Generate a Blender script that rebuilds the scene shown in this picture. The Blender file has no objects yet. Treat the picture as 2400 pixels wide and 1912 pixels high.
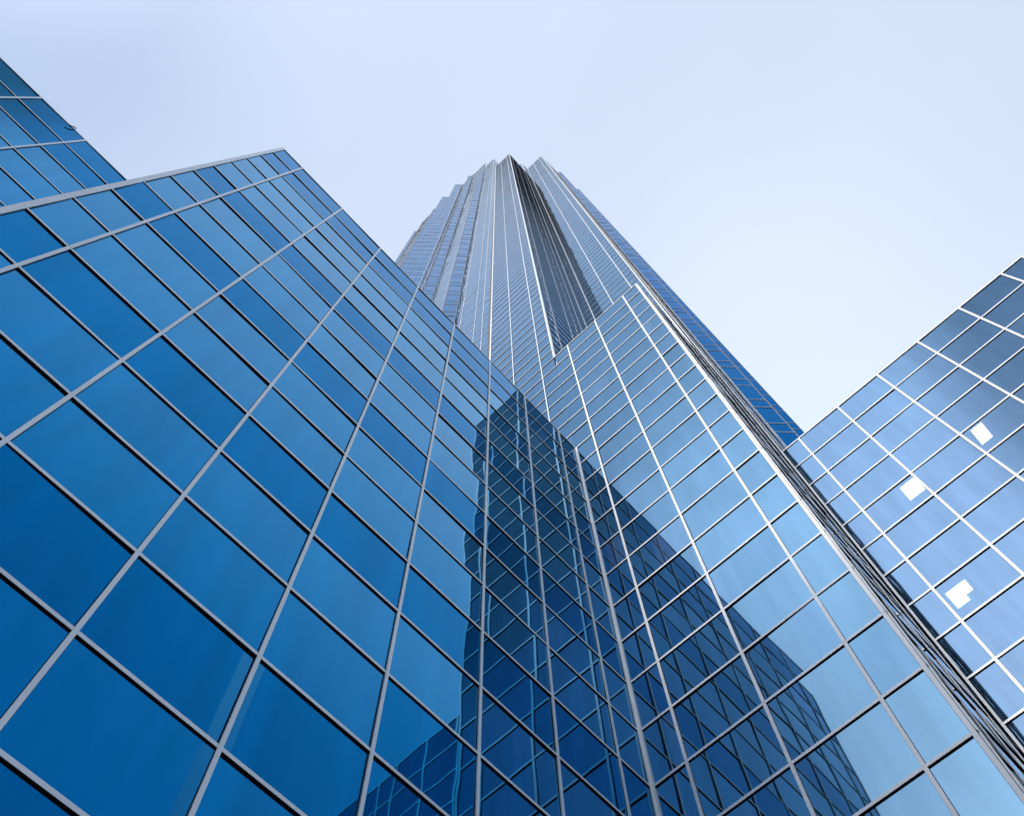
import bpy, bmesh, math, random
from mathutils import Vector, Matrix

random.seed(7)
U = 5.0                     # metres per plan unit
R = 0.264                   # height of one glass row (units)
P = 0.2925                  # mullion spacing (units)
K0 = 5.24                   # roof height of the two low wings above the lens (units)
GZ = -0.32                  # plaza level below the lens (units)
zk = lambda k: K0 + R * k

sc = bpy.context.scene
COL = sc.collection

# ------------------------------------------------------------------ camera
F_PX, YAW, PITCH, ROLL = 2219.575, math.radians(49.61579), math.radians(72.05942), math.radians(-2.69915)
fw = Vector((math.cos(PITCH) * math.sin(YAW), math.cos(PITCH) * math.cos(YAW), math.sin(PITCH)))
r0 = Vector((math.cos(YAW), -math.sin(YAW), 0))
u0 = r0.cross(fw)
rt = r0 * math.cos(ROLL) + u0 * math.sin(ROLL)
up = -r0 * math.sin(ROLL) + u0 * math.cos(ROLL)
cam_d = bpy.data.cameras.new('camera')
cam = bpy.data.objects.new('camera', cam_d)
COL.objects.link(cam)
M = Matrix((rt, up, -fw)).transposed().to_4x4()
M.translation = Vector((0, 0, 0))
cam.matrix_world = M
cam_d.sensor_fit = 'HORIZONTAL'
cam_d.sensor_width = 36
cam_d.lens = F_PX / 2400 * 36
cam_d.clip_start = 0.1
cam_d.clip_end = 5000
sc.camera = cam


def project(p):
    X, Y, Z = p.dot(rt), p.dot(up), p.dot(fw)
    if Z <= 0.05:
        return None
    return (1200 + F_PX * X / Z, 956 - F_PX * Y / Z)


def seen_area(pts):
    """area in photo pixels, zero when outside the frame"""
    q = [project(Vector(p)) for p in pts]
    if any(a is None for a in q):
        return 0.0
    cx = sum(a[0] for a in q) / 4
    cy = sum(a[1] for a in q) / 4
    if not (-150 < cx < 2550 and -150 < cy < 2060):
        return 0.0
    s = 0
    for i in range(4):
        a, b = q[i], q[(i + 1) % 4]
        s += a[0] * b[1] - a[1] * b[0]
    return abs(s) / 2


# ------------------------------------------------------------------ materials
def new_mat(name):
    m = bpy.data.materials.new(name)
    m.use_nodes = True
    m.node_tree.nodes.clear()
    return m, m.node_tree.nodes, m.node_tree.links


def glass_mat(name, f0, edge, body=(0.002, 0.008, 0.012), wave=0.0028, clear=0.0):
    """coated glass: a tinted mirror that whitens towards grazing view, over a dark body"""
    m, N, L = new_mat(name)
    out = N.new('ShaderNodeOutputMaterial')
    tc = N.new('ShaderNodeTexCoord')
    n1 = N.new('ShaderNodeTexNoise')
    n1.inputs['Scale'].default_value = 0.75
    n1.inputs['Detail'].default_value = 1.0
    L.new(tc.outputs['Object'], n1.inputs['Vector'])
    bp = N.new('ShaderNodeBump')
    bp.inputs['Strength'].default_value = 1.0
    bp.inputs['Distance'].default_value = wave
    L.new(n1.outputs['Fac'], bp.inputs['Height'])
    g = N.new('ShaderNodeBsdfPrincipled')
    g.inputs['Metallic'].default_value = 1.0
    g.inputs['Roughness'].default_value = 0.02
    g.inputs['Specular Tint'].default_value = (*edge, 1)
    # faint dust and rain streaks on the glass
    mp = N.new('ShaderNodeMapping')
    mp.inputs['Scale'].default_value = (2.2, 2.2, 0.25)
    L.new(tc.outputs['Object'], mp.inputs['Vector'])
    n2 = N.new('ShaderNodeTexNoise')
    n2.inputs['Scale'].default_value = 1.3
    n2.inputs['Detail'].default_value = 5.0
    L.new(mp.outputs['Vector'], n2.inputs['Vector'])
    cr = N.new('ShaderNodeValToRGB')
    cr.color_ramp.elements[0].position = 0.3
    cr.color_ramp.elements[1].position = 0.7
    cr.color_ramp.elements[0].color = (*[c * 0.9 for c in f0], 1)
    cr.color_ramp.elements[1].color = (*[min(1, c * 1.1) for c in f0], 1)
    L.new(n2.outputs['Fac'], cr.inputs['Fac'])
    L.new(cr.outputs['Color'], g.inputs['Base Color'])
    L.new(bp.outputs['Normal'], g.inputs['Normal'])
    d = N.new('ShaderNodeBsdfDiffuse')
    d.inputs['Color'].default_value = (*body, 1)
    a = N.new('ShaderNodeAddShader')
    L.new(g.outputs[0], a.inputs[0])
    L.new(d.outputs[0], a.inputs[1])
    last = a
    if clear > 0:
        t = N.new('ShaderNodeBsdfTransparent')
        t.inputs['Color'].default_value = (0.8, 0.85, 0.9, 1)
        mx = N.new('ShaderNodeMixShader')
        mx.inputs[0].default_value = clear
        L.new(a.outputs[0], mx.inputs[1])
        L.new(t.outputs[0], mx.inputs[2])
        last = mx
    L.new(last.outputs[0], out.inputs['Surface'])
    return m


def plain_mat(name, col, rough=0.5, metal=0.0, var=0.06, scale=1.5, spec=0.5):
    m, N, L = new_mat(name)
    out = N.new('ShaderNodeOutputMaterial')
    b = N.new('ShaderNodeBsdfPrincipled')
    b.inputs['Roughness'].default_value = rough
    b.inputs['Metallic'].default_value = metal
    b.inputs['Specular IOR Level'].default_value = spec
    tc = N.new('ShaderNodeTexCoord')
    n = N.new('ShaderNodeTexNoise')
    n.inputs['Scale'].default_value = scale
    n.inputs['Detail'].default_value = 6
    L.new(tc.outputs['Object'], n.inputs['Vector'])
    cr = N.new('ShaderNodeValToRGB')
    cr.color_ramp.elements[0].position = 0.35
    cr.color_ramp.elements[1].position = 0.65
    cr.color_ramp.elements[0].color = (*[c * (1 - var) for c in col], 1)
    cr.color_ramp.elements[1].color = (*[min(1, c * (1 + var)) for c in col], 1)
    L.new(n.outputs['Fac'], cr.inputs['Fac'])
    L.new(cr.outputs['Color'], b.inputs['Base Color'])
    L.new(b.outputs[0], out.inputs['Surface'])
    return m


LT, TT = (0.84, 0.98, 1.0), (0.72, 0.86, 1.0)
BLIND = (0.030, 0.036, 0.048)
GLASS = {
    'v': glass_mat('vision_glass', (0.0, 0.198, 0.44), LT, wave=0.0032),
    'w': glass_mat('vision_glass_pale', (0.003, 0.210, 0.455), LT, wave=0.0032),
    's': glass_mat('spandrel_glass', (0.0, 0.160, 0.385), (0.60, 0.79, 0.92), wave=0.0032),
    't': glass_mat('tower_glass', (0.125, 0.235, 0.33), TT),
    'u': glass_mat('tower_glass_deep', (0.11, 0.215, 0.31), TT),
    'd': glass_mat('diagonal_glass_dark_sky', (0.012, 0.115, 0.30), (0.45, 0.68, 0.95)),  # right-flank diagonals: a darker reflected sky is put into the tint
    'e': glass_mat('diagonal_glass_pale_sky', (0.06, 0.17, 0.36), (0.75, 0.88, 1.0)),  # left-flank diagonals: same glass, paler reflected sky put into the tint
    'b': glass_mat('glass_before_a_blind', (0.115, 0.225, 0.33), TT, body=BLIND),
    'l': glass_mat('glass_before_a_pillar', (0.012, 0.195, 0.39), LT, body=(0.004, 0.013, 0.022)),
    'c': glass_mat('see_through_glass', (0.165, 0.265, 0.385), TT, clear=0.14),
}
GKEYS = list(GLASS)
METAL = plain_mat('white_aluminium', (0.90, 0.90, 0.90), rough=0.42, metal=0.25, var=0.05, scale=0.8)
GREY = plain_mat('grey_anodised', (0.20, 0.185, 0.185), rough=0.5, metal=0.2)
BRONZE = plain_mat('bronze_reveal', (0.055, 0.045, 0.042), rough=0.5)
DARK = plain_mat('dark_core', (0.006, 0.007, 0.009), rough=0.9, spec=0.1)
ROOFM = plain_mat('roof_gravel', (0.25, 0.25, 0.24), rough=0.95, scale=6)
CEIL = plain_mat('ceiling_tile', (0.10, 0.10, 0.105), rough=0.9, spec=0.1)
GASKET = plain_mat('black_gasket', (0.004, 0.004, 0.005), rough=0.7, spec=0.1)
STEEL = plain_mat('painted_steel', (0.02, 0.022, 0.03), rough=0.5)


# ------------------------------------------------------------------ mesh helpers
class MB:
    def __init__(self):
        self.v, self.f, self.mi = [], [], []

    def quad(self, pts, mi=0):
        i = len(self.v)
        self.v += [tuple(p) for p in pts]
        self.f.append(tuple(range(i, i + len(pts))))
        self.mi.append(mi)

    def hexa(self, c):
        """c: 8 corners, 0-3 bottom loop, 4-7 top loop"""
        for a in ((3, 2, 1, 0), (4, 5, 6, 7), (0, 1, 5, 4), (1, 2, 6, 5), (2, 3, 7, 6), (3, 0, 4, 7)):
            self.quad([c[i] for i in a])

    def prism(self, poly, z0, z1):
        n = len(poly)
        self.quad([(x, y, z1) for x, y in poly])
        self.quad([(x, y, z0) for x, y in reversed(poly)])
        for i in range(n):
            a, b = poly[i], poly[(i + 1) % n]
            self.quad([(*a, z0), (*b, z0), (*b, z1), (*a, z1)])

    def build(self, name, mats, parent=None, origin=(0, 0, 0), kind=None, weld=False):
        me = bpy.data.meshes.new(name)
        o3 = Vector(origin)
        me.from_pydata([tuple(Vector(p) * U - o3) for p in self.v], [], self.f)
        if not isinstance(mats, (list, tuple)):
            mats = [mats]
        for m in mats:
            me.materials.append(m)
        if len(mats) > 1:
            me.polygons.foreach_set('material_index', self.mi)
        bm = bmesh.new()
        bm.from_mesh(me)
        if weld:
            bmesh.ops.remove_doubles(bm, verts=bm.verts, dist=1e-5)
            bmesh.ops.recalc_face_normals(bm, faces=bm.faces)
        bm.to_mesh(me)
        bm.free()
        me.update()
        o = bpy.data.objects.new(name, me)
        COL.objects.link(o)
        if parent is not None:
            o.parent = parent
        if kind:
            o['kind'] = kind
        return o


class Thing:
    """a building: an Empty at its base with glass, mullions and crossbars as children"""

    def __init__(self, name, label, cat, loc, pane_limit=100, bar_limit=100):
        self.e = bpy.data.objects.new(name, None)
        COL.objects.link(self.e)
        self.loc = Vector(loc) * U
        self.e.location = self.loc
        self.e['label'] = label
        self.e['category'] = cat
        self.e.empty_display_size = 2
        self.panes, self.bars, self.strips = [], [], []
        self.pl, self.bl = pane_limit, bar_limit

    def part(self, mb, name, mats, kind=None, weld=False):
        return mb.build(name, mats, self.e, self.loc, kind, weld)

    def facade(self, p0, p1, k0, k1, cuts, keep=None, pick=None, zbot=None, strip_w=0.0090, strips=True,
               ends=(0, 0), bar_h=0.0092, bar_d=0.0036, strip_d=0.0055, cap=True, ztop=None, splice=None, tilt=0.0022, dz=0.0, split=None, smat=None):
        """p0 -> p1 runs left to right seen from outside; cuts = mullion positions along it"""
        a, b = Vector((*p0, 0)), Vector((*p1, 0))
        ln = (b - a).length
        t = (b - a) / ln
        n = Vector((t.y, -t.x, 0))          # outward
        pt = lambda u, z, d=0.0: a + t * u + n * d + Vector((0, 0, z))
        zk = lambda k: K0 + dz + R * k
        zb = zk(k0) if zbot is None else zbot
        zt = zk(k1) if ztop is None else ztop
        rows = [k for k in range(k0, k1) if keep is None or (k % 3) in keep]
        levels = [zb] + [zk(k) for k in rows if zk(k) > zb + 0.02] + [zt]
        cols = [0.0] + [c for c in cuts if 0.001 < c < ln - 0.001] + [ln]
        for ci in range(len(cols) - 1):
            for ri in range(len(levels) - 1):
                u_0, u_1, z0, z1 = cols[ci], cols[ci + 1], levels[ri], levels[ri + 1]
                du = random.gauss(0, tilt) * (u_1 - u_0)
                dv_ = random.gauss(0, tilt) * (z1 - z0)
                c = [pt(u_0, z0, -du - dv_), pt(u_1, z0, du - dv_), pt(u_1, z1, du + dv_), pt(u_0, z1, -du + dv_)]
                kk = round((z1 - K0 - dz) / R)
                g = pick(kk, ci) if pick else 't'
                cut = split(kk, ci) if split else None
                if cut:
                    f, side, g2 = cut
                    lerp = lambda p, q, w: p + (q - p) * w
                    m0, m1 = lerp(c[0], c[1], f), lerp(c[3], c[2], f)
                    ga, gb = (g2, g) if side == 0 else (g, g2)
                    self.panes.append(([c[0], m0, m1, c[3]], ga))
                    self.panes.append(([m0, c[1], c[2], m1], gb))
                    continue
                self.panes.append((c, g))
        # crossbars
        for z in [zk(k) for k in rows if zk(k) > zb + 0.02] + ([zt] if cap else []):
            h = bar_h / 2
            lo, hi = z - h, z + h
            if abs(z - zt) < 1e-6:
                hi = z + h * 1.4
            c = [pt(0, lo, -0.012), pt(ln, lo, -0.012), pt(ln, lo, bar_d), pt(0, lo, bar_d),
                 pt(0, hi, -0.012), pt(ln, hi, -0.012), pt(ln, hi, bar_d), pt(0, hi, bar_d)]
            g0, gd = lo - 0.0028, bar_d - 0.0002
            g = [pt(0, g0, -0.012), pt(ln, g0, -0.012), pt(ln, g0, gd), pt(0, g0, gd),
                 pt(0, lo, -0.011), pt(ln, lo, -0.011), pt(ln, lo, gd), pt(0, lo, gd)]
            self.bars.append((c, g, seen_area([c[3], c[2], c[6], c[7]])))
        # vertical mullions
        if strips:
            zz = [zb]
            if splice:
                z = zk(splice)
                while z > zb:
                    z -= 6 * R
                while z < zt - 0.05:
                    if z > zb + 0.05:
                        zz.append(z)
                    z += 6 * R
            zz.append(zt + 0.003)
            for u in cols[1:-1]:
                self.strip(pt, u, strip_w, zz, strip_d, mat=smat)
            if ends[0]:
                self.strip(pt, ends[0] / 2, ends[0], zz, strip_d, mat=smat)
            if ends[1]:
                self.strip(pt, ln - ends[1] / 2, ends[1], zz, strip_d, mat=smat)
        return pt

    def strip(self, pt, u, w, zz, d, d0=-0.012, mat=None):
        mb = MB()
        for i in range(len(zz) - 1):
            g = 0.0008 if i else 0
            lo, hi = zz[i] + g, zz[i + 1] - (0.0008 if i < len(zz) - 2 else 0)
            a, b = u - w / 2, u + w / 2
            mb.hexa([pt(a, lo, d0), pt(b, lo, d0), pt(b, lo, d), pt(a, lo, d),
                     pt(a, hi, d0), pt(b, hi, d0), pt(b, hi, d), pt(a, hi, d)])
        n1 = len(mb.f)
        a, b, lo, hi, gd = u - w / 2 - 0.0011, u + w / 2 + 0.0011, zz[0], zz[-1] - 0.004, 0.0012
        mb.hexa([pt(a, lo, d0), pt(b, lo, d0), pt(b, lo, gd), pt(a, lo, gd),
                 pt(a, hi, d0), pt(b, hi, d0), pt(b, hi, gd), pt(a, hi, gd)])
        for q in range(n1, len(mb.f)):
            mb.mi[q] = 1
        self.strips.append((mb, [mat or METAL, GASKET]))

    def column(self, x0, y0, x1, y1, z0, z1, mat=None):
        mb = MB()
        mb.prism([(x0, y0), (x1, y0), (x1, y1), (x0, y1)], z0, z1)
        self.strips.append((mb, mat or METAL))

    def finish(self):
        ps = sorted(self.panes, key=lambda q: -seen_area(q[0]))
        mats = [GLASS[k] for k in GKEYS]
        for c, g in ps[:self.pl]:
            mb = MB()
            mb.quad(c)
            self.part(mb, 'window_pane', GLASS[g])
        if ps[self.pl:]:
            mb = MB()
            for c, g in ps[self.pl:]:
                mb.quad(c, GKEYS.index(g))
            self.part(mb, 'window_pane', mats, 'stuff')
        bs = sorted(self.bars, key=lambda q: -q[2])

        def add(mb, c, g):
            n0 = len(mb.f)
            mb.hexa(c)
            n1 = len(mb.f)
            mb.hexa(g)
            for q in range(n1, len(mb.f)):
                mb.mi[q] = 1
        for c, g, _ in bs[:self.bl]:
            mb = MB()
            add(mb, c, g)
            self.part(mb, 'crossbar', [METAL, GASKET])
        if bs[self.bl:]:
            mb = MB()
            for c, g, _ in bs[self.bl:]:
                add(mb, c, g)
            self.part(mb, 'crossbar', [METAL, GASKET], 'stuff')
        for mb, m in self.strips:
            self.part(mb, 'mullion', m)


def half_grid(n_half_first, length):
    """mullions at half a bay, then every bay"""
    out, u = [], n_half_first
    while u < length - 0.02:
        out.append(u)
        u += P
    return out


# ------------------------------------------------------------------ left wing (two stepped walls facing -y)
XL = -0.6107
left = Thing('glass_building', 'low deep blue mirror glass wing on the left with a stepped wall', 'building', (0.5, 1.6, GZ))


def pick_left(kk, ci):
    t = -kk                                   # rows counted down from the roof
    if t in (0, 1) or (t >= 5 and (t - 5) % 3 == 0):
        return 's'
    if random.random() < 0.04:
        return 's'
    return 'w' if random.random() < 0.35 else 'v'




def split_left(kk, ci):
    # the edge of the structure shows faintly beside some mullions low on the wall
    if kk < -13 and random.random() < 0.55:
        return (0.90, 1, 'l') if random.random() < 0.6 else (0.07, 0, 'l')


XC, YC = 1.735, 1.0
cutsA = [-0.4645 - XL + P * i for i in range(8)]
left.facade((XL + .0055, 1.0), (XC, 1.0), -22, 0, [c - .0055 for c in cutsA], split=split_left, pick=pick_left, zbot=GZ, ends=(0.0115, 0.013), splice=-5)
# outer skin of the corner column, set 4 mm back behind a shadow joint
left.column(XL - 0.0015, 0.9975, XL + 0.0040, 1.03, GZ, K0 + 0.009)
YB = 1.733
XBL = -3.9
cutsB = [(-0.4645 - P * i) - XBL for i in range(12, 0, -1)]
left.facade((XBL, YB), (XL, YB), -22, 0, [c for c in cutsB if c > 0], pick=pick_left, zbot=GZ, splice=-5)
left.facade((XL, YB), (XL, 1.0), -22, 0, [0.2197, 0.5122], pick=pick_left, zbot=GZ)
mb = MB()
mb.prism([(XL + .03, 1.03), (XC + .3, 1.03), (XC + .3, 3.6), (XBL + .03, 3.6), (XBL + .03, YB + .03), (XL + .03, YB + .03)], GZ, K0 - 0.05)
left.part(mb, 'wall', DARK)
mb = MB()
mb.prism([(XL + .004, 1.004), (XC - .02, 1.004), (XC - .02, 3.6), (XBL + .004, 3.6), (XBL + .004, YB + .004), (XL + .004, YB + .004)], K0 - 0.045, K0 - 0.02)
left.part(mb, 'roof', ROOFM)
left.finish()

# ------------------------------------------------------------------ tower
tower = Thing('skyscraper', 'tall stepped pale blue glass tower rising in the middle', 'skyscraper', (3.2, 2.6, GZ))
X2, Y2, DZ = 2.652, 0.13, 0.122     # the set-back plane keeps its own row grid
m_ = lambda p: (p[1] + 1.61, p[0] - 1.61)     # mirror across the notch diagonal


def pick_t(kk, ci):
    return 'u' if random.random() < 0.25 else 't'


def split_c(kk, ci):
    if kk < 5 and random.random() < 0.13:
        return (random.uniform(0.2, 0.75), random.choice((0, 1)), 'b')


def pick_e(kk, ci):
    return 'e'


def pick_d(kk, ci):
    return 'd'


def mirror_facade(q0, q1, k0, k1, cuts, **kw):
    """the same bay on the other flank of the prow"""
    a, b = m_(q1), m_(q0)
    ln = math.dist(q0, q1)
    kw.setdefault('bar_d', 0.002)
    tower.facade(a, b, k0, k1, sorted(ln - c for c in cuts), pick=pick_t, **kw)


kwT = dict(pick=pick_t)
# front block under the notch, coplanar with the prow face
tower.facade((XC, YC), (XC, 0.135), -22, 8, [0.139, 0.431, 0.7225], zbot=GZ, ends=(0, 0.0125), splice=1, pick=pick_t, split=split_c, strip_w=0.0106, bar_h=0.0105)
tower.facade((XC, 0.135), (X2, 0.135), -22, 8, [0.146, 0.4385, 0.731], zbot=GZ, ends=(0.012, 0), splice=1, pick=pick_t)
# prow face, right part (ends at the white notch corner)
pE = tower.facade((XC, 1.7295), (XC, YC), -4, 125, [0.292, 0.5845], ends=(0.008, 0), splice=1, strip_w=0.0072, tilt=0.0012, bar_h=0.0090, bar_d=0.0042, **kwT)
tower.strip(pE, 0.7295 - 0.0055, 0.011, [zk(8) + .008, zk(125) + .003], 0.0055)
tower.column(XC - 0.0055, 0.985, XC + 0.01, 0.9965, GZ, K0 - .01)
tower.facade((XC, YC), (X2, YC), 7, 125, [0.146, 0.4385, 0.731], ends=(0.009, 0.008), strip_w=0.007, tilt=0.0008, bar_h=0.0085, bar_d=0.0052, **kwT)
tower.facade((X2, YC), (X2, 0.140), 7, 125, [0.139, 0.431, 0.7225], ends=(0.010, 0.013), dz=DZ, strip_w=0.0085, tilt=0.0012, bar_h=0.0090, bar_d=0.0042, **kwT)
# lower run of that set-back face down to the right wing is hidden; its flank:
def flank(p0, p1, k0, k1, cuts, low=None, **kw):
    kw.setdefault('bar_d', 0.0026)
    tower.facade(p0, p1, low if low is not None else k0, k1, cuts, pick=pick_t, **kw)
    mirror_facade(p0, p1, -1, k1, cuts, **kw)


tower.column(XC - 0.006, 1.7295, XC + 0.02, 1.7375, zk(-4), zk(125))
tower.column(XC - 0.003, 1.7380, XC + 0.03, 1.7760, zk(-4), zk(125), BRONZE)
tower.facade((X2, 0.128), (3.3395, 0.125), -1, 125, [0.104, 0.396], ends=(0.010, 0), pick=pick_t, bar_d=0.002)
flank((XC, 1.875), (XC, 1.7295), -4, 125, [], keep=(0, 2), strips=False)
# second tier behind the notch
tower.facade((XC, 1.875), (X2, 1.875), 124, 153, [0.146, 0.4385, 0.731], bar_d=0.0015, ends=(0.007, 0.007), strip_w=0.0055, **kwT)
tower.facade((X2, 1.875), (X2, 1.0), 124, 146, [0.146, 0.4385, 0.731], bar_d=0.0015, ends=(0.012, 0.014), strip_w=0.0055, **kwT)
tower.facade((X2, 1.0), (3.485, 1.0), 124, 146, [0.146, 0.4385, 0.731], bar_d=0.0015, ends=(0.014, 0.012), strip_w=0.0055, **kwT)
tower.facade((3.485, 1.0), (3.485, 0.125), 124, 153, [0.146, 0.4385, 0.731], bar_d=0.0015, ends=(0.007, 0.007), strip_w=0.0055, **kwT)
# flanks with their triangular bays
flank((XC, 2.4575), (XC, 1.875), -2, 153, [0.146, 0.4385], ends=(0, 0.006), strip_w=0.0055)
flank((XC, 2.75), (XC, 2.4575), 147, 166, [0.146], ends=(0, 0))
tower.facade((XC, 2.75), (X2, 2.75), 152, 166, [0.146, 0.4385, 0.731], bar_d=0.0015, ends=(0.010, 0.010), **kwT)
AP = 0.14625


def bay(y0, y1, k0, k1, keep):
    ap = (XC - AP, (y0 + y1) / 2)
    ln = math.dist(ap, (XC, y0))
    for mirrored in (False, True):
        a, b, c = (XC, y1), ap, (XC, y0)
        if mirrored:
            a, b, c = m_(c), m_(b), m_(a)
        lo = -1 if mirrored else k0
        # left/right order seen from outside
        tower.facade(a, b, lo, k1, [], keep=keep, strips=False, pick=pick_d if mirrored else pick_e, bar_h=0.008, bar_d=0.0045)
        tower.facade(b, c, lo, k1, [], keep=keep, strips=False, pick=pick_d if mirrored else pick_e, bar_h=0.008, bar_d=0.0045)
        for q in (a, b, c):
            s = 0.0045
            tower.column(q[0] - s, q[1] - s, q[0] + s, q[1] + s, zk(lo), zk(k1) + 0.004, GREY)
        mbt = MB()
        mbt.quad([(*a, zk(k1) - .01), (*b, zk(k1) - .01), (*c, zk(k1) - .01)])
        tower.part(mbt, 'roof', ROOFM)


bay(2.4575, 2.75, -2, 148, (1, 2))
flank((XC, 3.3325), (XC, 2.75), 4, 166, [0.146, 0.4385], ends=(0, 0.006), strip_w=0.0055)
bay(3.3325, 3.625, 8, 164, (1, 2))
flank((XC, 3.625), (XC, 3.3325), 163, 168, [0.146], ends=(0, 0))
flank((XC, 4.165), (XC, 3.625), 12, 168, [0.2475, 0.394], ends=(0.012, 0))
# main diagonal faces
c59 = 5.9


def diag(xa, xb, k0, k1, cuts, c=c59, keep=(0, 1), mirrored=False, ends=(0.006, 0.006)):
    """xa < xb ; from the left end to the right end"""
    p0, p1 = (xa, c - xa), (xb, c - xb)
    if mirrored:
        p0, p1 = m_(p1), m_(p0)
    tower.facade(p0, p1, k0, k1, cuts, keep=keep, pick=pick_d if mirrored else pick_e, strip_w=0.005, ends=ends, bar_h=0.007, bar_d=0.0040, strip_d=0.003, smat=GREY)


diag(1.490, 1.735, 12, 171, [0.1975])
diag(1.2865, 1.490, 15, 145, [0.154])
diag(1.235, 1.2865, 15, 126, [], ends=(0.012, 0.006))
tower.facade((1.232, 5.07), (1.232, 4.665), 18, 118, [0.20], pick=pick_t, strip_w=0.012, ends=(0.010, 0.010))
diag(1.178, 1.31, 20, 108, [], c=6.3, ends=(0.010, 0.010))
diag(1.4875, 1.735, -1, 170, [0.1], mirrored=True)
# solid cores so that daylight does not pass through the shells
mb = MB()
e = 0.03
def core(front, z0, z1, q=0.0):
    """front outline from the left end to the right end, closed behind along the diagonal"""
    a, b = front[0], front[-1]
    L_ = 3.2 + q
    poly = front + [(b[0] + L_, b[1] + L_), (a[0] + L_, a[1] + L_)]
    mb.prism([(x + e, y + e) for x, y in poly], z0, z1)


BL, BR = (XC, 4.165), (5.775, Y2)
core([BL, (XC, 1.0), (X2, 1.0), (X2, Y2), BR], GZ, zk(125) - .03)
mb.prism([(XC + e, .135 + e), (X2 + .1, .135 + e), (X2 + .1, 1.2), (XC + e, 1.2)], GZ + .001, zk(8) - .03)
core([BL, (XC, 1.875), (X2, 1.875), (X2, 1.0), (3.485, 1.0), (3.485, Y2), BR], zk(124), zk(146) - .03, .01)
core([BL, (XC, 1.875), (X2, 1.875), (X2 + .05, 2.6), (4.22, 2.6), (3.485, 1.05), (3.485, Y2), BR], zk(145), zk(153) - .03, .02)
core([BL, (XC, 2.75), (4.36, 2.75), (4.36, Y2), BR], zk(152), zk(166) - .03, .03)
core([BL, (XC, 3.625), (5.235, 3.625), (5.235, Y2), BR], zk(165), zk(168) - .03, .04)
core([(1.49, 4.41), BL, BR, (6.02, -.115)], GZ + .002, zk(170) - .04, .05)
core([(1.2865, 4.6135), (1.49, 4.41)], GZ + .003, zk(145) - .03, -1)
core([(1.235, 4.665), (1.2865, 4.6135)], GZ + .004, zk(126) - .03, -1.1)
core([(1.178, 5.122), (1.31, 4.99)], GZ + .005, zk(108) - .03, -1.2)
tower.part(mb, 'wall', DARK)
tower.finish()

# ------------------------------------------------------------------ right wing (wall facing -x)
right = Thing('glass_building', 'low blue glass wing on the right with lit ceiling lamps inside', 'building', (3.0, -1.4, GZ))


def pick_r(kk, ci):
    return 'c' if -13 <= kk <= 0 else 't'


YR = -3.2
cutsI = [0.13, 0.13]
i_cuts = [0.1275 - (-0.005 - P * i) for i in range(6)] + [1.735 + .003] + [1.735 + 0.146 + P * i for i in range(5)]
right.facade((X2, 0.1275), (X2, YR), -22, 0, i_cuts, pick=pick_r, zbot=GZ, ends=(0.010, 0), splice=-6, strip_w=0.0112, bar_h=0.0108, dz=DZ)
right.facade((X2, YR), (6.0, YR), -22, 0, [0.146 + P * i for i in range(11)], pick=lambda k, c: 't', zbot=GZ, dz=DZ)
CE = (4, 7, 10, 1, 13)
for k in CE:                               # floor slabs with their tiled ceilings
    mb = MB()
    mb.prism([(X2 + .015, YR + .03), (X2 + 1.2, YR + .03), (X2 + 1.2, .10), (X2 + .015, .10)], zk(-k) + DZ + .05, zk(-k) + DZ + .12)
    right.part(mb, 'floor_slab', CEIL)
mb = MB()
mb.prism([(X2 + 1.2, YR + .03), (5.9, YR + .03), (5.9, .10), (X2 + 1.2, .10)], GZ, K0 + DZ - .05)
mb.prism([(X2 + .015, YR + .03), (X2 + 1.2, YR + .03), (X2 + 1.2, YR + .06), (X2 + .015, YR + .06)], GZ, K0 + DZ - .05)
mb.prism([(X2 + .015, .07), (X2 + 1.2, .07), (X2 + 1.2, .10), (X2 + .015, .10)], GZ, K0 + DZ - .05)
right.part(mb, 'wall', DARK)
mb = MB()
mb.prism([(X2 + .004, YR + .004), (5.95, YR + .004), (5.95, .11), (X2 + .004, .11)], K0 + DZ - .045, K0 + DZ - .02)
right.part(mb, 'roof', ROOFM)
right.finish()

# ------------------------------------------------------------------ unseen block added behind the viewer to shade the foot of the walls
STONE = plain_mat('pale_stone', (0.30, 0.27, 0.23), rough=0.85, scale=0.6, var=0.12)
DGLASS = glass_mat('dark_window_glass', (0.05, 0.06, 0.07), (1, 1, 1))
ob = bpy.data.objects.new('added_shade_block', None)
COL.objects.link(ob)
OX, OY0, OY1, OH = -3.35, -9.0, 1.25, 5.3
ob.location = Vector((-5.5, -4, GZ)) * U
ob['label'] = 'unseen plain stone block added behind the viewer to shade the foot of the glass walls'
ob['category'] = 'building'
mb = MB()
mb.prism([(OX, OY0), (OX, OY1), (-7.6, OY1), (-7.6, OY0)], GZ, OH)
mb.build('wall', STONE, ob, ob.location)
mb = MB()
mb.prism([(OX + .05, OY0 - .05), (OX + .05, OY1 + .05), (-7.65, OY1 + .05), (-7.65, OY0 - .05)], OH + .001, OH + .1)
mb.build('cornice', STONE, ob, ob.location)
for fl in range(8):
    for n_ in range(11):
        z0_ = GZ + .35 + fl * .76
        y_ = OY0 + .35 + n_ * .9
        mb = MB()
        mb.hexa([(OX - .02, y_, z0_), (OX + .004, y_, z0_), (OX + .004, y_ + .5, z0_), (OX - .02, y_ + .5, z0_),
                 (OX - .02, y_, z0_ + .45), (OX + .004, y_, z0_ + .45), (OX + .004, y_ + .5, z0_ + .45), (OX - .02, y_ + .5, z0_ + .45)])
        mb.build('window', DGLASS, ob, ob.location)

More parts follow.
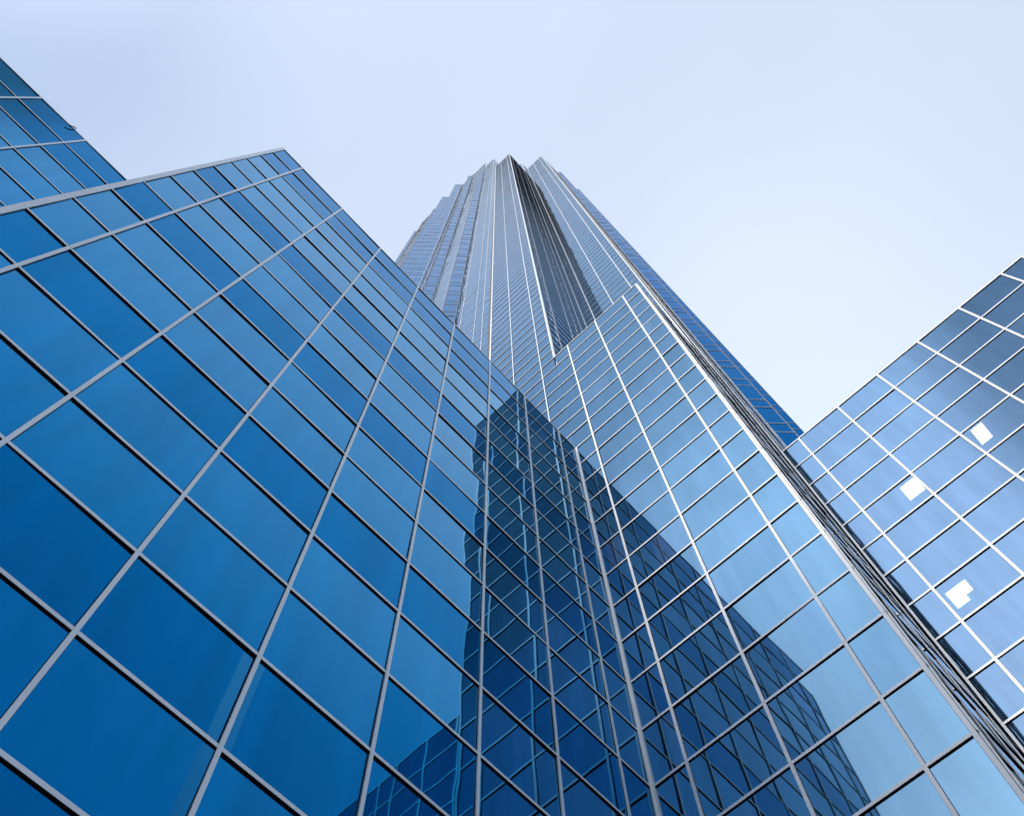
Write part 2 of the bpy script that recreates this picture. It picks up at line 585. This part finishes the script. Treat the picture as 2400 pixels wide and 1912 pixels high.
# lamps in the ceilings, seen through the glass
LAMP, N, L = new_mat('lamp_glow')
o_ = N.new('ShaderNodeOutputMaterial')
em = N.new('ShaderNodeEmission')
em.inputs['Color'].default_value = (1.0, 0.89, 0.66, 1)
em.inputs['Strength'].default_value = 8
L.new(em.outputs[0], o_.inputs['Surface'])


def lamp(poly, zc, label):
    """poly in plan units on the ceiling at height zc"""
    cx = sum(p[0] for p in poly) / len(poly)
    cy = sum(p[1] for p in poly) / len(poly)
    e_ = bpy.data.objects.new('ceiling_lamp', None)
    COL.objects.link(e_)
    e_.location = Vector((cx, cy, zc)) * U
    e_['label'] = label
    e_['category'] = 'ceiling lamp'
    e_['group'] = 'lit ceiling lamps in the right wing'
    d = MB()
    d.prism(poly, zc - .004, zc - .0005)
    d.build('diffuser', LAMP, e_, e_.location, weld=True)
    f = MB()
    big = [(cx + (x - cx) * 1.06, cy + (y - cy) * 1.06) for x, y in poly]
    f.prism(big, zc - .0028, zc)
    f.build('frame', METAL, e_, e_.location, weld=True)


def hit(x, y, zc):
    """point of the ceiling seen at a photo pixel"""
    d = rt * ((x - 1200) / F_PX) - up * ((y - 956) / F_PX) + fw
    s = zc / d.z
    return (d.x * s, d.y * s)


ZA, ZB_ = zk(-4) + DZ + .05, zk(-7) + DZ + .05


def rect_lamp(x0, x1, y0, y1, zc, label):
    lamp([(x0, y0), (x1, y0), (x1, y1), (x0, y1)], zc, label)


a, b = hit(2276, 1000, ZA), hit(2319, 1030, ZA)
a0, b0 = hit(2309.5, 985.5, ZA), hit(2294.6, 1044, ZA)
x0 = (a[0] + a0[0]) / 2
x1 = (b[0] + b0[0]) / 2
y0 = (a[1] + b0[1]) / 2
y1 = (a0[1] + b[1]) / 2
rect_lamp(x0, x1, min(y0, y1), max(y0, y1), ZA, 'square lit lamp nearest the right picture edge, highest of the three lamps')
a, b = hit(2108.4, 1142.9, ZA), hit(2166.9, 1144.7, ZA)
a0, b0 = hit(2140, 1118.7, ZA), hit(2133.3, 1172.7, ZA)
rect_lamp((a[0] + a0[0]) / 2, (b[0] + b0[0]) / 2, min(a[1], b[1], a0[1]), max(a[1], b[1], a0[1]), ZA, 'square lit lamp in the middle of the right wing, beside a white mullion')
q = [hit(x, y, ZB_) for x, y in ((2214.7, 1390.5), (2259, 1355.5), (2280.4, 1380), (2263, 1392), (2272.5, 1404), (2245.4, 1424.6))]
# square the corners in plan
xa, xb, xm = q[0][0], (q[5][0] + q[4][0]) / 2, q[3][0]
ya, yb, ym = (q[0][1] + q[5][1]) / 2, (q[1][1] + q[2][1]) / 2, q[3][1]
lamp([(xa, ya), (xa, yb), (xm, yb), (xm, ym), (xb, ym), (xb, ya)], ZB_, 'L-shaped lit lamp, lowest of the lamps in the right wing')
# ------------------------------------------------------------------ davit hook on the roof edge of the left wing
dv = bpy.data.objects.new('roof_davit', None)
COL.objects.link(dv)


def ray_at_y(x, y, Y):
    d = rt * ((x - 1200) / F_PX) - up * ((y - 956) / F_PX) + fw
    s = Y / d.y
    return Vector((d.x * s, d.y * s, d.z * s))


edge = ray_at_y(168.5, 302, YB - .004)
dv.location = Vector((edge.x, YB + .02, K0)) * U
dv['label'] = 'thin dark curved davit hook hanging over the roof edge of the left wing'
dv['category'] = 'davit'
path = [(edge.x + .003, YB + .03, K0 - .02), (edge.x + .003, YB + .012, K0 + .012), (edge.x + .002, YB - .002, K0 + .018), (edge.x, YB - .010, K0 + .012),
        (edge.x - .002, YB - .012, K0 - .005), (edge.x - .007, YB - .013, K0 - .022), (edge.x - .015, YB - .0135, K0 - .036), (edge.x - .026, YB - .014, K0 - .046)]
bm = bmesh.new()
me = bpy.data.meshes.new('curved_arm')
sl = bm.verts.layers.skin.verify()
vs = [bm.verts.new(Vector(p) * U - dv.location) for p in path]
for i in range(len(vs) - 1):
    bm.edges.new((vs[i], vs[i + 1]))
for v in bm.verts:
    v[sl].radius = (0.016, 0.016)
vs[0][sl].use_root = True
bm.to_mesh(me)
bm.free()
me.materials.append(STEEL)
arm = bpy.data.objects.new('curved_arm', me)
COL.objects.link(arm)
arm.parent = dv
arm.modifiers.new('skin', 'SKIN')
s_ = arm.modifiers.new('sub', 'SUBSURF')
s_.levels = s_.render_levels = 1
mb = MB()
mb.prism([(edge.x - .008, YB + .012), (edge.x + .016, YB + .012), (edge.x + .016, YB + .042), (edge.x - .008, YB + .042)], K0 - .019, K0 - .012)
mb.build('base_plate', STEEL, dv, dv.location, weld=True)

# ------------------------------------------------------------------ plaza
pm, N, L = new_mat('plaza_paving')
o_ = N.new('ShaderNodeOutputMaterial')
b_ = N.new('ShaderNodeBsdfPrincipled')
b_.inputs['Roughness'].default_value = 0.8
tc = N.new('ShaderNodeTexCoord')
br = N.new('ShaderNodeTexBrick')
br.offset = 0
br.inputs['Scale'].default_value = 0.8
br.inputs['Color1'].default_value = (0.40, 0.39, 0.37, 1)
br.inputs['Color2'].default_value = (0.47, 0.46, 0.44, 1)
br.inputs['Mortar'].default_value = (0.15, 0.15, 0.15, 1)
br.inputs['Mortar Size'].default_value = 0.01
br.inputs['Brick Width'].default_value = 0.6
br.inputs['Row Height'].default_value = 0.6
L.new(tc.outputs['Object'], br.inputs['Vector'])
L.new(br.outputs['Color'], b_.inputs['Base Color'])
L.new(b_.outputs[0], o_.inputs['Surface'])
mb = MB()
S = 500
mb.quad([(-S, -S, GZ), (S, -S, GZ), (S, S, GZ), (-S, S, GZ)])
pl = mb.build('plaza', pm)
pl['kind'] = 'structure'

# ------------------------------------------------------------------ sky and sun
SUN_AZ, SUN_EL = math.radians(272), math.radians(29)     # azimuth clockwise from +Y
w = bpy.data.worlds.new('World')
sc.world = w
w.use_nodes = True
N, L = w.node_tree.nodes, w.node_tree.links
N.clear()
wo = N.new('ShaderNodeOutputWorld')
bg = N.new('ShaderNodeBackground')
sky = N.new('ShaderNodeTexSky')
sky.sky_type = 'NISHITA'
sky.sun_disc = False
sky.sun_elevation = SUN_EL
sky.sun_rotation = SUN_AZ
sky.air_density = 1.0
sky.dust_density = 1.2
sky.ozone_density = 2.0
bg.inputs['Strength'].default_value = 0.12
# thin high cloud
tc = N.new('ShaderNodeTexCoord')
mp = N.new('ShaderNodeMapping')
mp.inputs['Scale'].default_value = (1.0, 1.0, 1.6)
nz = N.new('ShaderNodeTexNoise')
nz.inputs['Scale'].default_value = 2.6
nz.inputs['Detail'].default_value = 7
nz.inputs['Roughness'].default_value = 0.55
nz.inputs['Distortion'].default_value = 0.4
L.new(tc.outputs['Generated'], mp.inputs['Vector'])
L.new(mp.outputs['Vector'], nz.inputs['Vector'])
cr = N.new('ShaderNodeValToRGB')
cr.color_ramp.elements[0].position = 0.35
cr.color_ramp.elements[0].color = (0.53, 0.53, 0.53, 1)
cr.color_ramp.elements[1].position = 0.75
cr.color_ramp.elements[1].color = (0.565, 0.565, 0.565, 1)
L.new(nz.outputs['Fac'], cr.inputs['Fac'])
mx = N.new('ShaderNodeMix')
mx.data_type = 'RGBA'
# a brighter band of high haze runs from the sun overhead
nv = N.new('ShaderNodeVectorMath')
nv.operation = 'NORMALIZE'
L.new(tc.outputs['Generated'], nv.inputs[0])
sx = N.new('ShaderNodeSeparateXYZ')
L.new(nv.outputs[0], sx.inputs[0])


def smooth(src, a, b, c, d):
    m_r = N.new('ShaderNodeMapRange')
    m_r.interpolation_type = 'SMOOTHSTEP'
    for k_, v_ in zip(('From Min', 'From Max', 'To Min', 'To Max'), (a, b, c, d)):
        m_r.inputs[k_].default_value = v_
    L.new(src, m_r.inputs['Value'])
    return m_r.outputs['Result']


def math2(op, a, b):
    m_ = N.new('ShaderNodeMath')
    m_.operation = op
    for k_, v_ in ((0, a), (1, b)):
        if isinstance(v_, (int, float)):
            m_.inputs[k_].default_value = v_
        else:
            L.new(v_, m_.inputs[k_])
    return m_.outputs[0]


band = math2('MULTIPLY', smooth(sx.outputs['Y'], 0.34, 0.04, 0.0, 1.0), smooth(sx.outputs['Y'], -0.20, -0.07, 0.0, 1.0))
west = math2('MULTIPLY', smooth(sx.outputs['X'], -0.25, -0.44, 0.0, 1.0), band)
east = math2('MULTIPLY', smooth(sx.outputs['X'], 0.05, 0.40, 0.0, 0.22), smooth(sx.outputs['Y'], -0.40, -0.05, 0.0, 1.0))
vc = N.new('ShaderNodeMix')
vc.data_type = 'RGBA'
vc.inputs['B'].default_value = (15.0, 15.6, 17.5, 1)
vn = N.new('ShaderNodeMix')
vn.data_type = 'RGBA'
vn.inputs['A'].default_value = (5.3, 5.95, 6.95, 1)
vn.inputs['B'].default_value = (3.2, 3.9, 5.0, 1)
L.new(math2('MULTIPLY', smooth(sx.outputs['X'], 0.05, -0.42, 0.0, 1.0), smooth(sx.outputs['Y'], 0.02, 0.26, 0.0, 1.0)), vn.inputs['Factor'])
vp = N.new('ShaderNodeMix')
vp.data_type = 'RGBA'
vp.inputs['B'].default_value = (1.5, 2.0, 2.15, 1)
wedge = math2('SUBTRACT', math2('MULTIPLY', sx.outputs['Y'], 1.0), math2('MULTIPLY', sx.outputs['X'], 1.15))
grey = math2('MULTIPLY', smooth(wedge, -0.06, 0.05, 0.0, 1.0), math2('MULTIPLY', smooth(sx.outputs['X'], -0.13, -0.21, 0.0, 1.0), smooth(sx.outputs['Y'], -0.09, -0.19, 0.0, 1.0)))   # dark patch put into the sky to deepen the double reflections
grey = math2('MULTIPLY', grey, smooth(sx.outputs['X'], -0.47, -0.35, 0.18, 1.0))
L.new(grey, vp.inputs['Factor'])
vs_ = N.new('ShaderNodeMix')
vs_.data_type = 'RGBA'
vs_.inputs['B'].default_value = (2.4, 3.1, 4.2, 1)
L.new(smooth(sx.outputs['Y'], -0.36, -0.68, 0.0, 1.0), vs_.inputs['Factor'])
L.new(vn.outputs['Result'], vs_.inputs['A'])
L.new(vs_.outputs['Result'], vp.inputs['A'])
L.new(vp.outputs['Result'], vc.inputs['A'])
L.new(math2('MULTIPLY', west, smooth(nz.outputs['Fac'], 0.36, 0.62, 0.72, 1.12)), vc.inputs['Factor'])
ve = N.new('ShaderNodeMix')
ve.data_type = 'RGBA'
ve.inputs['B'].default_value = (11.0, 11.6, 12.6, 1)
L.new(east, ve.inputs['Factor'])
L.new(vc.outputs['Result'], ve.inputs['A'])
L.new(ve.outputs['Result'], mx.inputs['B'])
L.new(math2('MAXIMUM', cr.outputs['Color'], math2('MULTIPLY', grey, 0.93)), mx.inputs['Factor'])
L.new(sky.outputs['Color'], mx.inputs['A'])
L.new(mx.outputs['Result'], bg.inputs['Color'])
L.new(bg.outputs[0], wo.inputs['Surface'])

sd = bpy.data.lights.new('sun', 'SUN')
sd.energy = 1.1
sd.angle = math.radians(6)
sd.color = (1.0, 0.93, 0.84)
so = bpy.data.objects.new('sun', sd)
COL.objects.link(so)
sdir = Vector((math.sin(SUN_AZ) * math.cos(SUN_EL), math.cos(SUN_AZ) * math.cos(SUN_EL), math.sin(SUN_EL)))
so.rotation_euler = sdir.to_track_quat('Z', 'Y').to_euler()
so.location = sdir * 400

sc.view_settings.view_transform = 'Standard'
sc.view_settings.look = 'None'
sc.view_settings.exposure = 0.8
sc.view_settings.gamma = 1.0
sc.cycles.max_bounces = 8
sc.cycles.glossy_bounces = 5
sc.cycles.transparent_max_bounces = 6
